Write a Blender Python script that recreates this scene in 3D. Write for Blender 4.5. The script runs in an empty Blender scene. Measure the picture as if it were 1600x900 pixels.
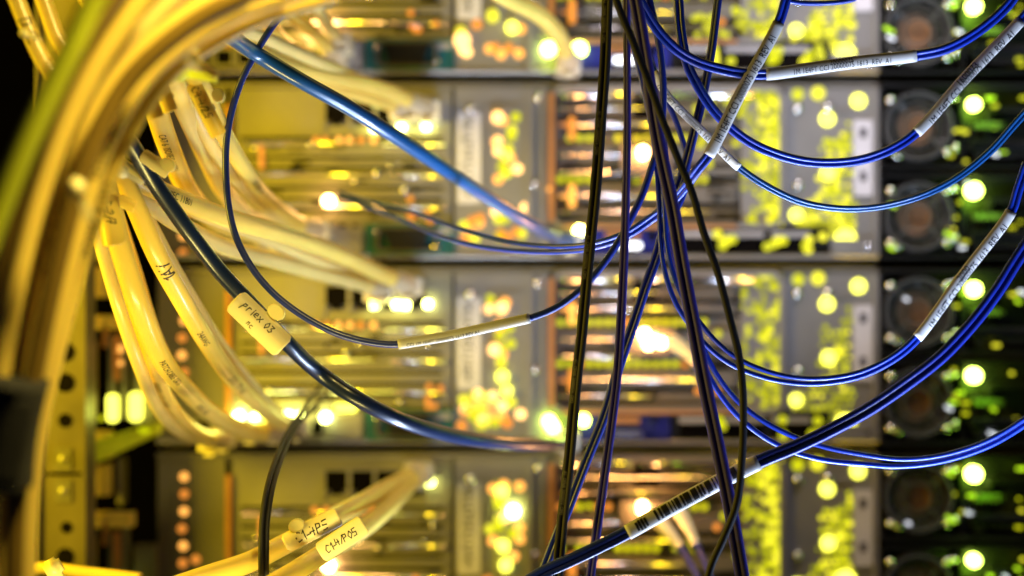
import bpy, bmesh, math, random
from mathutils import Vector, Matrix
R = math.radians
S = bpy.context.scene
col = S.collection
random.seed(7)

# ------------------------------------------------------------------ camera
cam_d = bpy.data.cameras.new('camera'); cam = bpy.data.objects.new('camera', cam_d); col.objects.link(cam)
cam.location = (0, 0, 0); cam.rotation_euler = (R(90), 0, 0)
cam_d.sensor_width = 36; cam_d.lens = 72; cam_d.clip_start = 0.01; cam_d.clip_end = 50
cam_d.dof.use_dof = True; cam_d.dof.focus_distance = 0.752; cam_d.dof.aperture_fstop = 5.0
S.camera = cam
S.view_settings.view_transform = 'Standard'; S.view_settings.look = 'None'
S.view_settings.exposure = 0.0; S.view_settings.gamma = 1.0
try:
    S.cycles.use_denoising = True; S.cycles.denoiser = 'OPENIMAGEDENOISE'
except Exception: pass
S.cycles.use_adaptive_sampling = False
S.cycles.max_bounces = 5; S.cycles.diffuse_bounces = 3; S.cycles.glossy_bounces = 3
S.cycles.caustics_reflective = False; S.cycles.caustics_refractive = False
S.cycles.sample_clamp_indirect = 4.0
W = bpy.data.worlds.new("World"); S.world = W; W.use_nodes = True
W.node_tree.nodes['Background'].inputs[0].default_value = (0.016, 0.013, 0.016, 1)
W.node_tree.nodes['Background'].inputs[1].default_value = 0.6

# ------------------------------------------------------------------ lamps
def area(name, loc, target, size, power, color, sy=None, spread=None):
    l = bpy.data.lights.new(name, 'AREA'); l.energy = power; l.color = color
    l.shape = 'RECTANGLE'; l.size = size; l.size_y = sy or size
    if spread: l.spread = R(spread)
    o = bpy.data.objects.new(name, l); col.objects.link(o); o.location = loc
    o.rotation_euler = (Vector(target) - Vector(loc)).to_track_quat('-Z', 'Y').to_euler()
    return o
def point(name, loc, power, color, radius=0.004, parent=None):
    l = bpy.data.lights.new(name, 'POINT'); l.energy = power*.35; l.color = color; l.shadow_soft_size = radius
    o = bpy.data.objects.new(name, l); col.objects.link(o); o.location = loc
    if parent: o.parent = parent
    return o
area('warm_lamp', (-0.42, 0.70, 0.06), (-0.12, 1.0, 0.0), 0.12, 2.15, (1.0, 0.69, 0.008), 0.30, 120)
area('amber_fill', (0.00, 0.50, 0.21), (-0.13, 0.60, 0.02), 0.03, 0.26, (1.0, 0.76, 0.20), 0.03, 75)  # unseen fill light added to brighten the yellow bundle
area('amber_low_fill', (-0.10, 0.66, -0.20), (-0.12, 0.74, 0.0), 0.14, 0.27, (1.0, 0.80, 0.22), 0.02, 110)  # unseen low fill added for the tags and yellow cables
area('cool_lamp', (0.14, 0.745, -0.20), (0.15, 0.760, 0.0), 0.40, 1.75, (0.58, 0.72, 1.0), 0.020, 105)
area('yellow_top_lamp', (0.06, 0.88, 0.26), (0.06, 0.80, 0.0), 0.5, 0.10, (1.0, 0.72, 0.10), 0.03, 120)
area('violet_lamp', (0.16, 0.86, 0.30), (0.13, 1.0, 0.0), 0.20, 0.20, (1.0, 0.88, 0.94), 0.05, 80)

# ------------------------------------------------------------------ materials
MATS = {}
def mat(name, color, rough=0.5, metal=0.0, var=0.12, scale=60, bump=0.0, emit=None, es=0.0, nee=True, trans=0, coat=0, sss=0):
    if name in MATS: return MATS[name]
    m = bpy.data.materials.new(name); m.use_nodes = True; nt = m.node_tree; b = nt.nodes['Principled BSDF']
    b.inputs['Roughness'].default_value = rough; b.inputs['Metallic'].default_value = metal
    if trans: b.inputs['Transmission Weight'].default_value = trans
    if coat: b.inputs['Coat Weight'].default_value = coat; b.inputs['Coat Roughness'].default_value = 0.15
    if sss:
        b.inputs['Subsurface Weight'].default_value = sss; b.inputs['Subsurface Scale'].default_value = 0.002
    tc = nt.nodes.new('ShaderNodeTexCoord'); n = nt.nodes.new('ShaderNodeTexNoise')
    n.inputs['Scale'].default_value = scale; n.inputs['Detail'].default_value = 4
    nt.links.new(tc.outputs['Object'], n.inputs['Vector'])
    r = nt.nodes.new('ShaderNodeValToRGB')
    r.color_ramp.elements[0].position = 0.3; r.color_ramp.elements[1].position = 0.7
    r.color_ramp.elements[0].color = tuple(c * (1 - var) for c in color) + (1,)
    r.color_ramp.elements[1].color = tuple(min(1, c * (1 + var)) for c in color) + (1,)
    nt.links.new(n.outputs['Fac'], r.inputs['Fac']); nt.links.new(r.outputs['Color'], b.inputs['Base Color'])
    if bump:
        n2 = nt.nodes.new('ShaderNodeTexNoise'); n2.inputs['Scale'].default_value = scale * 12; n2.inputs['Detail'].default_value = 3
        nt.links.new(tc.outputs['Object'], n2.inputs['Vector'])
        bp = nt.nodes.new('ShaderNodeBump'); bp.inputs['Strength'].default_value = bump; bp.inputs['Distance'].default_value = 0.0003
        nt.links.new(n2.outputs['Fac'], bp.inputs['Height']); nt.links.new(bp.outputs['Normal'], b.inputs['Normal'])
    if emit:
        b.inputs['Emission Color'].default_value = tuple(emit) + (1,); b.inputs['Emission Strength'].default_value = es
        m.cycles.emission_sampling = 'FRONT' if nee else 'NONE'
    MATS[name] = m; return m
M = dict(
 yellow=mat('yellow_jacket', (0.84, 0.62, 0.13), 0.34, 0, .08, 40, .08, coat=.3, sss=.15),
 lime=mat('lime_jacket', (0.72, 0.80, 0.04), 0.4, 0, .08, 40, .05),
 shadowed=mat('shaded_yellow_jacket', (0.20, 0.125, 0.02), 0.4, 0, .1, 40, .05),  # yellow jacket with the bundle's shading put into its colour
 blue=mat('blue_fiber_jacket', (0.009, 0.040, 0.44), 0.33, 0, .1, 80, .05, coat=.4),
 navy=mat('navy_jacket', (0.010, 0.026, 0.26), 0.36, 0, .1, 80, .06, coat=.3),
 thickblue=mat('thick_blue_jacket', (0.010, 0.085, 0.28), 0.30, 0, .1, 80, .06, coat=.6),
 pale=mat('pale_yellow_jacket', (0.78, 0.62, 0.22), 0.36, 0, .08, 40, .08, coat=.3, sss=.15),
 diag=mat('dark_blue_jacket', (0.008, 0.022, 0.28), 0.34, 0, .1, 80, .06, coat=.4),
 post=mat('brown_black_post', (0.13, 0.11, 0.08), 0.45, .3, .25, 40, .1),
 inkblue=mat('black_blue_jacket', (0.004, 0.012, 0.050), 0.34, 0, .1, 80, .06, coat=.4),
 black=mat('black_jacket', (0.007, 0.006, 0.013), 0.60, 0, .15, 90, .1),
 violet=mat('dark_violet_jacket', (0.035, 0.026, 0.30), 0.50, 0, .15, 90, .08, coat=.05),
 sleeve=mat('white_sleeve', (0.62, 0.60, 0.58), 0.45, 0, .04, 90, .05),
 ink=mat('black_ink', (0.012, 0.011, 0.012), 0.6, 0, .1),
 faint=mat('grey_ink', (0.10, 0.09, 0.10), 0.6, 0, .1),
 tag=mat('cream_tag', (0.78, 0.68, 0.42), 0.4, 0, .06, 60, .05, sss=.1),
 tie=mat('nylon_tie', (0.85, 0.75, 0.35), 0.3, 0, .06, 60, 0, sss=.2),
 velcro=mat('velcro', (0.020, 0.020, 0.024), 0.95, 0, .3, 300, .6),
 steel=mat('galvanised_steel', (0.27, 0.255, 0.23), 0.42, .55, .12, 30, .08),
 steel2=mat('satin_steel', (0.38, 0.365, 0.355), 0.38, .5, .08, 40, .05),
 dsteel=mat('dark_steel', (0.16, 0.15, 0.14), 0.45, .5, .2, 40, .1),
 ltsteel=mat('bright_steel', (0.88, 0.87, 0.90), 0.22, .95, .04, 30, .04),
 orange_metal=mat('orange_tinted_metal', (0.90, 0.42, 0.16), 0.35, .6, .15, 50, .1),  # orange-tinted metal; on the edge strips it stands for reflected light
 chrome=mat('chrome', (0.9, 0.9, 0.92), 0.10, 1, .02),
 blackp=mat('black_plastic', (0.014, 0.014, 0.015), 0.32, 0, .2, 50, .08),
 greyp=mat('grey_plastic', (0.34, 0.33, 0.35), 0.5, 0, .08, 50, .05),
 void=mat('dark_recess', (0.006, 0.005, 0.005), 0.8, 0, .2),
 teal=mat('teal_circuit_board', (0.012, 0.11, 0.12), 0.45, 0, .3, 120, .2),
 usb=mat('blue_panel', (0.018, 0.022, 0.22), 0.4, 0, .1, 60, .05),
 paper=mat('paper_label', (0.66, 0.64, 0.68), 0.6, 0, .05, 60, .03),
 hub=mat('copper_fan_hub', (0.62, 0.32, 0.16), 0.30, .5, .3, 80, .1),
 clear=mat('clear_plastic', (0.85, 0.78, 0.62), 0.2, 0, .05, 60, 0),
 beige=mat('beige_boot', (0.55, 0.45, 0.30), 0.4, 0, .08),
 greenp=mat('green_plastic', (0.16, 0.30, 0.03), 0.35, 0, .2, 60, .05),
 e_yel=mat('lit_yellow', (.2,.2,.02), .5, emit=(0.90, 0.84, 0.03), es=1.25, nee=False),
 e_yelhot=mat('lit_yellow_hot', (.2,.2,.02), .5, emit=(1.0, 0.98, 0.10), es=3.4, nee=False),
 e_grn=mat('lit_green', (.2,.2,.02), .5, emit=(0.55, 0.56, 0.004), es=1.2, nee=False),
 e_green2=mat('green_glint', (.1,.2,.02), .4, emit=(0.48, 0.80, 0.012), es=1.6, nee=False),
 e_glint=mat('white_glint', (.5,.5,.5), .4, emit=(0.80, 0.85, 1.0), es=1.3, nee=False),
 e_olive=mat('lit_olive', (.2,.2,.02), .5, emit=(0.40, 0.42, 0.004), es=.9, nee=False),
 e_amb=mat('lit_amber', (.2,.1,.02), .5, emit=(1.0, 0.42, 0.07), es=1.9, nee=False),
 e_ambhot=mat('lit_amber_hot', (.2,.1,.02), .5, emit=(1.0, 0.55, 0.17), es=3.2, nee=False),
 e_ambdim=mat('lit_amber_dim', (.2,.1,.02), .5, emit=(1.0, 0.32, 0.04), es=1.0, nee=False),
 led_g=mat('green_led', (.3,.5,.1), .3, emit=(0.72, 1.0, 0.12), es=22),
 led_y=mat('yellow_led', (.5,.5,.1), .3, emit=(0.95, 1.0, 0.22), es=26),
 led_o=mat('orange_led', (.5,.3,.1), .3, emit=(1.0, 0.50, 0.16), es=38),
 led_w=mat('white_led', (.8,.8,.8), .3, emit=(0.9, 0.95, 1.0), es=3.0, nee=False),
)

M['void'].node_tree.nodes['Principled BSDF'].inputs['Specular IOR Level'].default_value = 0.0
# ------------------------------------------------------------------ object helpers
def link_mesh(name, bm, m, parent=None, smooth=False):
    me = bpy.data.meshes.new(name); bm.to_mesh(me); bm.free()
    for x in (m if isinstance(m, (list, tuple)) else [m]): me.materials.append(M[x] if isinstance(x, str) else x)
    if smooth:
        for p in me.polygons: p.use_smooth = True
    o = bpy.data.objects.new(name, me); col.objects.link(o)
    if parent: o.parent = parent
    return o
def tag_obj(o, label=None, cat=None, group=None, kind=None):
    if label: o['label'] = label
    if cat: o['category'] = cat
    if group: o['group'] = group
    if kind: o['kind'] = kind
    return o
def empty(name, loc, label, cat, group=None):
    o = bpy.data.objects.new(name, None); col.objects.link(o); o.location = loc; o.empty_display_size = 0.01
    return tag_obj(o, label, cat, group)
def box(bm, x0, x1, y0, y1, z0, z1, mi=0):
    vs = [bm.verts.new((x, y, z)) for x in (x0, x1) for y in (y0, y1) for z in (z0, z1)]
    for f in ((0,1,3,2),(4,6,7,5),(0,4,5,1),(2,3,7,6),(0,2,6,4),(1,5,7,3)):
        bm.faces.new([vs[i] for i in f]).material_index = mi
def ring(bm, cx, cz, ro, ri, y0, y1, n=28, mi=0):
    """annulus facing -Y, from y0 (front) to y1 (back)"""
    def circ(r, y): return [bm.verts.new((cx + r*math.cos(2*math.pi*i/n), y, cz + r*math.sin(2*math.pi*i/n))) for i in range(n)]
    a, b, c, d = circ(ro, y0), circ(ri, y0), circ(ro, y1), circ(ri, y1)
    for i in range(n):
        j = (i+1) % n
        for q in ((a[i],b[i],b[j],a[j]), (a[i],a[j],c[j],c[i]), (b[i],d[i],d[j],b[j]), (c[i],c[j],d[j],d[i])):
            bm.faces.new(q).material_index = mi
def cyl(bm, cx, cz, r, y0, y1, n=20, mi=0, r1=None):
    r1 = r if r1 is None else r1
    a = [bm.verts.new((cx + r*math.cos(2*math.pi*i/n), y0, cz + r*math.sin(2*math.pi*i/n))) for i in range(n)]
    b = [bm.verts.new((cx + r1*math.cos(2*math.pi*i/n), y1, cz + r1*math.sin(2*math.pi*i/n))) for i in range(n)]
    bm.faces.new(a).material_index = mi; bm.faces.new(b[::-1]).material_index = mi
    for i in range(n):
        j = (i+1) % n; bm.faces.new((a[i], b[i], b[j], a[j])).material_index = mi
def dome(bm, cx, y, cz, r, h, n=14, m=5):
    rows = []
    for k in range(m):
        t = k/m*math.pi/2
        rows.append([bm.verts.new((cx + r*math.cos(t)*math.cos(2*math.pi*i/n), y - h*math.sin(t), cz + r*math.cos(t)*math.sin(2*math.pi*i/n))) for i in range(n)])
    top = bm.verts.new((cx, y-h, cz))
    for k in range(m-1):
        for i in range(n):
            j = (i+1) % n; bm.faces.new((rows[k][i], rows[k][j], rows[k+1][j], rows[k+1][i]))
    for i in range(n): bm.faces.new((rows[-1][i], rows[-1][(i+1) % n], top))
def rrect(w, h, r, n=6):
    pts = []
    for cx, cz, a0 in ((w/2-r, h/2-r, 0), (-w/2+r, h/2-r, 90), (-w/2+r, -h/2+r, 180), (w/2-r, -h/2+r, 270)):
        for k in range(n+1):
            a = R(a0 + 90*k/n); pts.append((cx + r*math.cos(a), cz + r*math.sin(a)))
    return pts
def rplate(bm, cx, cz, w, h, r, y0, y1, mi=0):
    p = rrect(w, h, r)
    a = [bm.verts.new((cx+x, y0, cz+z)) for x, z in p]; b = [bm.verts.new((cx+x, y1, cz+z)) for x, z in p]
    bm.faces.new(a).material_index = mi; bm.faces.new(b[::-1]).material_index = mi
    for i in range(len(p)):
        j = (i+1) % len(p); bm.faces.new((a[i], b[i], b[j], a[j])).material_index = mi
def rframe(bm, cx, cz, w, h, r, t, y0, y1, mi=0):
    po, pi_ = rrect(w, h, r), rrect(w-2*t, h-2*t, max(r-t, .0003))
    a = [bm.verts.new((cx+x, y0, cz+z)) for x, z in po]; b = [bm.verts.new((cx+x, y0, cz+z)) for x, z in pi_]
    c = [bm.verts.new((cx+x, y1, cz+z)) for x, z in po]; d = [bm.verts.new((cx+x, y1, cz+z)) for x, z in pi_]
    for i in range(len(po)):
        j = (i+1) % len(po)
        for q in ((a[i],b[i],b[j],a[j]), (a[i],a[j],c[j],c[i]), (b[i],d[i],d[j],b[j]), (c[i],c[j],d[j],d[i])):
            bm.faces.new(q).material_index = mi

# ------------------------------------------------------------------ sweeps
FP = 3200.0
def P(x, y, d): return Vector(((x-800)/FP*d, d, (450-y)/FP*d))
class Path:
    def __init__(s, pts, step=0.0016):
        """pts: (px, py, distance) -> smooth curve in space, resampled evenly"""
        q = [P(*p) for p in pts]
        q = [q[0]*2-q[1]] + q + [q[-1]*2-q[-2]]
        raw = []
        for i in range(1, len(q)-2):
            p0, p1, p2, p3 = q[i-1], q[i], q[i+1], q[i+2]
            # centripetal-like: cardinal spline
            t01 = max((p1-p0).length**.5, 1e-5); t12 = max((p2-p1).length**.5, 1e-5); t23 = max((p3-p2).length**.5, 1e-5)
            m1 = (p2-p1) + t12*((p1-p0)/t01 - (p2-p0)/(t01+t12))
            m2 = (p2-p1) + t12*((p3-p2)/t23 - (p3-p1)/(t12+t23))
            for k in range(24):
                t = k/24; h = t*t*t; g = t*t
                raw.append((2*h-3*g+1)*p1 + (h-2*g+t)*m1 + (-2*h+3*g)*p2 + (h-g)*m2)
        raw.append(q[-2])
        L = [0]
        for i in range(1, len(raw)): L.append(L[-1] + (raw[i]-raw[i-1]).length)
        s.raw, s.rl, s.len = raw, L, L[-1]; s.wig = 0.0; s.ph = random.uniform(0, 6)
        n = max(4, int(s.len/step)); s.n = n
        s.pts = [s.at(s.len*i/n)[0] for i in range(n+1)]
    def at(s, u):
        u = min(max(u, 0), s.len)
        lo, hi = 0, len(s.rl)-1
        while hi-lo > 1:
            m = (lo+hi)//2
            if s.rl[m] <= u: lo = m
            else: hi = m
        f = (u-s.rl[lo])/max(1e-9, s.rl[hi]-s.rl[lo])
        p = s.raw[lo].lerp(s.raw[hi], f)
        a = s.raw[max(lo-2, 0)]; b = s.raw[min(hi+2, len(s.raw)-1)]
        return p, (b-a).normalized()
    def near(s, px_, py_):
        best = min(range(len(s.raw)), key=lambda i: (800+s.raw[i].x/s.raw[i].y*FP-px_)**2 + (450-s.raw[i].z/s.raw[i].y*FP-py_)**2)
        return s.rl[best]
    def frame(s, u, tw=0.0):
        p, T = s.at(u); tw = tw + s.wig*math.sin(u*38+s.ph)
        B = -p.normalized(); B = (B - T*B.dot(T)).normalized(); N = B.cross(T)
        if tw: N, B = N*math.cos(tw) + B*math.sin(tw), B*math.cos(tw) - N*math.sin(tw)
        return p, T, N, B
def sweep(bm, path, u0, u1, ra, rb, off=(0, 0), tw0=0, tw1=0, n=14, cap=True, step=0.0016, origin=Vector((0,0,0)), taper=None, wob=0):
    k = max(2, int((u1-u0)/step)); prev = None
    ph = random.uniform(0, 6)
    for i in range(k+1):
        t = i/k; u = u0 + (u1-u0)*t; tw = tw0 + (tw1-tw0)*t
        p, T, N, B = path.frame(u, tw)
        s = taper(t) if taper else 1
        c = p + N*off[0] + B*off[1] - origin
        if wob: c += N*math.sin(u*55+ph)*wob + B*math.cos(u*41+ph)*wob
        r = [bm.verts.new(c + N*(ra*s*math.cos(2*math.pi*j/n)) + B*(rb*s*math.sin(2*math.pi*j/n))) for j in range(n)]
        if prev:
            for j in range(n): bm.faces.new((prev[j], prev[(j+1) % n], r[(j+1) % n], r[j])).smooth = True
        elif cap: bm.faces.new(r[::-1])
        prev = r
    if cap: bm.faces.new(prev)

# writing: printed (built-in font) and handwritten (strokes)
def font_bm(text, size):
    c = bpy.data.curves.new('t', 'FONT'); c.body = text; c.size = size; c.align_x = 'LEFT'; c.resolution_u = 2
    o = bpy.data.objects.new('t', c); col.objects.link(o)
    dg = bpy.context.evaluated_depsgraph_get(); me = bpy.data.meshes.new_from_object(o.evaluated_get(dg))
    bm = bmesh.new(); bm.from_mesh(me); bpy.data.objects.remove(o); bpy.data.curves.remove(c); bpy.data.meshes.remove(me)
    bmesh.ops.triangulate(bm, faces=bm.faces)
    for _ in range(2):
        e = [e for e in bm.edges if abs(e.verts[0].co.y-e.verts[1].co.y) > size*.22]
        if e: bmesh.ops.subdivide_edges(bm, edges=e, cuts=1); bmesh.ops.triangulate(bm, faces=bm.faces)
    return bm
G = {'p':[[(0,-.4),(.1,.6)],[(0.08,.5),(.4,.6),(.45,.3),(.08,.15)]],'r':[[(.1,0),(.1,.6)],[(.1,.4),(.25,.6),(.45,.55)]],
 'i':[[(.2,0),(.2,.6)],[(.2,.75),(.22,.85)]],'c':[[(.5,.55),(.2,.6),(.05,.3),(.2,0),(.5,.05)]],'e':[[(.05,.3),(.5,.35),(.4,.6),(.1,.5),(.05,.1),(.45,.02)]],
 'x':[[(0,.6),(.5,0)],[(0,0),(.5,.6)]],'o':[[(.25,.6),(.05,.3),(.25,0),(.5,.3),(.25,.6)]],'0':[[(.25,.9),(.02,.45),(.25,0),(.5,.45),(.25,.9)]],
 '3':[[(.05,.85),(.5,.85),(.2,.5),(.5,.3),(.3,0),(0,.08)]],'n':[[(.05,0),(.08,.6)],[(.08,.45),(.35,.6),(.45,0)]],'C':[[(.55,.85),(.25,1),(.02,.5),(.2,0),(.55,.1)]],
 '1':[[(.1,.75),(.3,1),(.3,0)]],'-':[[(.05,.4),(.5,.42)]],'4':[[(.15,1),(.05,.45),(.55,.45)],[(.45,.8),(.4,0)]],'/':[[(.0,0),(.45,1)]],
 'P':[[(.05,0),(.1,1),(.5,.9),(.5,.55),(.08,.5)]],'O':[[(.3,1),(.02,.5),(.3,0),(.6,.5),(.3,1)]],'5':[[(.55,1),(.1,1),(.08,.55),(.5,.5),(.45,.05),(.02,.05)]],
 '2':[[(.02,.8),(.3,1),(.5,.75),(.02,0),(.58,.05)]],'7':[[(.0,1),(.55,1),(.2,0)],[(.1,.5),(.5,.5)]],'A':[[(0,0),(.3,1),(.55,0)],[(.1,.35),(.5,.35)]],
 'D':[[(.05,0),(.05,1),(.5,.8),(.5,.2),(.05,0)]],'Y':[[(0,1),(.25,.5)],[(.55,1),(.2,0)]],'E':[[(.5,1),(.05,1),(.05,0),(.5,0)],[(.05,.5),(.4,.5)]],' ':[]}
def hand_bm(text, size, w=0.12):
    bm = bmesh.new(); x = 0; rnd = random.Random(len(text))
    for ch in text:
        dy = rnd.uniform(-.08, .08); sl = rnd.uniform(.0, .18)
        for st in G.get(ch, []):
            pts = [Vector((x + a + b*sl, b + dy, 0)) for a, b in st]
            for a, b in zip(pts, pts[1:]):
                d = (b-a); L = d.length; d.normalize(); a2 = a - d*w*.35; b2 = b + d*w*.35; n = Vector((-d.y, d.x, 0))*w/2
                k = max(1, int(L/.3)); prev = None
                for q in range(k+1):
                    c = a2.lerp(b2, q/k); v = (bm.verts.new((c-n)*size), bm.verts.new((c+n)*size))
                    if prev: bm.faces.new((prev[0], v[0], v[1], prev[1]))
                    prev = v
        x += .42 if ch in ' i1/-' else .72
    return bm
def wrap_text(bm, path, u0, a, b, ang=0.0, lift=0.00008, tw=0.0, flip=False):
    """lay flat text along a tube: x runs along the path, y round it"""
    xs = [v.co.x for v in bm.verts]; ys = [v.co.y for v in bm.verts]
    if not xs: return bm
    cy = (min(ys)+max(ys))/2; wx = max(xs)
    re = (a+b)/2
    for v in bm.verts:
        u, w = v.co.x, v.co.y-cy
        if flip: u, w = wx-u, -w
        p, T, N, B = path.frame(u0+u, tw); th = ang + w/re
        v.co = p + N*((a+lift)*math.sin(th)) + B*((b+lift)*math.cos(th))
    return bm
def off_bm(bm, o):
    for v in bm.verts: v.co -= o
    return bm

# ------------------------------------------------------------------ cables
def root_for(path, name, label, cat, group):
    return empty(name, path.pts[-1] if path.pts[-1].z < path.pts[0].z else path.pts[0], label, cat, group)
def simple_cable(name, pts, wpx, m, label, cat='cable', group=None, texts=(), plug=None, boot=None, n=16, wob=0.0):
    """round cable; wpx is its width in photo pixels at the distance of its middle"""
    path = Path(pts); dm = sorted(p[2] for p in pts)[len(pts)//2]
    r = wpx/2/FP*dm
    bm = bmesh.new()
    kids = bool(texts or plug)
    o = root_for(path, name, label, cat, group) if kids else None
    org = o.location.copy() if o else path.pts[0].copy()
    sweep(bm, path, 0, path.len, r, r, origin=org, n=n, wob=wob)
    j = link_mesh('jacket' if kids else name, bm, m, o)
    if not kids: j.location = org; tag_obj(j, label, cat, group); o = j
    for t in texts:
        kind, s, frac, size, ang, flip = t
        tb = (hand_bm if kind == 'hand' else font_bm)(s, size)
        wrap_text(tb, path, path.len*frac, r, r, ang, flip=flip)
        link_mesh('lettering', off_bm(tb, org), 'ink', j)
    if plug:
        end = path.len
        bm = bmesh.new(); sweep(bm, path, end-0.016, end, r*1.35, r*1.35, origin=org, taper=lambda t: .8+.35*t, n=12)
        bt = link_mesh('boot', bm, plug[0], o)
        p, T = path.at(end); bm = bmesh.new()
        Y = p.y
        w, h = 0.0058, 0.0042
        box(bm, p.x-w, p.x+w, Y-.004, max(1.002, Y+.012), p.z-h, p.z+h)
        box(bm, p.x-w*.4, p.x+w*.4, Y-.008, Y+.006, p.z-h-.0022, p.z-h-.0006)
        link_mesh('plug', off_bm(bm, org), plug[1], o)
    return o
def duplex_cable(name, pts, wpx, m, label, cat='fiber cable', group=None, sleeves=(), tw=(0.0, 0.0), split=None, prints=(), n=12):
    """two joined strands side by side. sleeves: (u0 frac, u1 frac, text or None, size, angle, flip, barcode)"""
    path = Path(pts); dm = sorted(p[2] for p in pts)[len(pts)//2]
    r = wpx/4/FP*dm; path.wig = .16
    o = root_for(path, name, label, cat, group); org = o.location.copy()
    for s in (-1, 1):
        bm = bmesh.new()
        k = max(2, int(path.len/0.0018)); prev = None
        for i in range(k+1):
            t = i/k; p, T, N, B = path.frame(path.len*t, tw[0]+(tw[1]-tw[0])*t)
            g = r*1.0
            if split:   # legs drift apart near one end
                f = split(t); g = r*(1 + f)
            c = p + N*g*s - org
            rr = [bm.verts.new(c + N*(r*math.cos(2*math.pi*j/n)) + B*(r*math.sin(2*math.pi*j/n))) for j in range(n)]
            if prev:
                for j in range(n): bm.faces.new((prev[j], prev[(j+1) % n], rr[(j+1) % n], rr[j])).smooth = True
            else: bm.faces.new(rr[::-1])
            prev = rr
        bm.faces.new(prev)
        link_mesh('strand', bm, m, o)
    for sl in sleeves: add_sleeve(o, org, path, r*2, r, *sl, tw=tw)
    for (s, frac, size, ang, mm) in prints:
        for q in (frac if isinstance(frac, (list, tuple)) else [frac]):
            tb = wrap_text(font_bm(s, size), path, path.len*q, r*2.0, r*.95, ang, lift=.0002, tw=tw[0]+(tw[1]-tw[0])*q)
            link_mesh('lettering', off_bm(tb, org), mm, o)
    return o
def add_sleeve(o, org, path, a, b, f0, f1, text=None, size=.0017, ang=-.3, flip=False, barcode=False, tw=(0, 0)):
    u0, u1 = path.near(*f0), path.near(*f1); f0, f1 = u0/path.len, u1/path.len
    a2, b2 = a*1.12+.0001, max(b*1.25, a*.62)
    bm = bmesh.new()
    tA = tw[0]+(tw[1]-tw[0])*f0; tB = tw[0]+(tw[1]-tw[0])*f1
    sweep(bm, path, u0, u1, a2, b2, tw0=tA, tw1=tB, n=22, origin=org)
    s = link_mesh('label_sleeve', bm, 'sleeve', o)
    tm = (tA+tB)/2
    if text:
        for k, (tx, da) in enumerate(text if isinstance(text, list) else [(text, 0)]):
            tb = font_bm(tx, size); xs = [v.co.x for v in tb.verts]; wd = max(xs); room = (u1-u0)*.80
            if wd > room:
                for v in tb.verts: v.co.x *= room/wd
                wd = room
            wrap_text(tb, path, u0 + (u1-u0-wd)*.5, a2, b2, ang+da, tw=tm, flip=flip, lift=.0001)
            link_mesh('lettering', off_bm(tb, org), 'ink', s)
    if barcode:
        rnd = random.Random(3); bm = bmesh.new(); x = 0; tot = (u1-u0)*.62
        while x < tot:
            wd = rnd.choice([.0005, .0009, .0016, .0022]); gp = rnd.choice([.00035, .0005, .0008])
            vs = []
            for j in range(6):
                vs.append((bm.verts.new((x, -.0012+.0034*j/5, 0)), bm.verts.new((x+wd, -.0012+.0034*j/5, 0))))
            for p1, p2 in zip(vs, vs[1:]): bm.faces.new((p1[0], p1[1], p2[1], p2[0]))
            x += wd+gp
        wrap_text(bm, path, u0+(u1-u0)*.22, a2, b2, .25, tw=tm, lift=.0001)
        link_mesh('barcode', off_bm(bm, org), 'ink', s)
        bm = bmesh.new()   # round printed mark beside the bars
        for k in range(4):
            vs = []
            for j in range(6):
                x = .0012*k; hh = .0018*(1-abs(k-1.5)*.18)
                vs.append((bm.verts.new((x, -hh+2*hh*j/5, 0)), bm.verts.new((x+.0009, -hh+2*hh*j/5, 0))))
            for p1, p2 in zip(vs, vs[1:]): bm.faces.new((p1[0], p1[1], p2[1], p2[0]))
        wrap_text(bm, path, u0+(u1-u0)*.07, a2, b2, .2, tw=tm, lift=.0001)
        link_mesh('printed_mark', off_bm(bm, org), 'ink', s)
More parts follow.
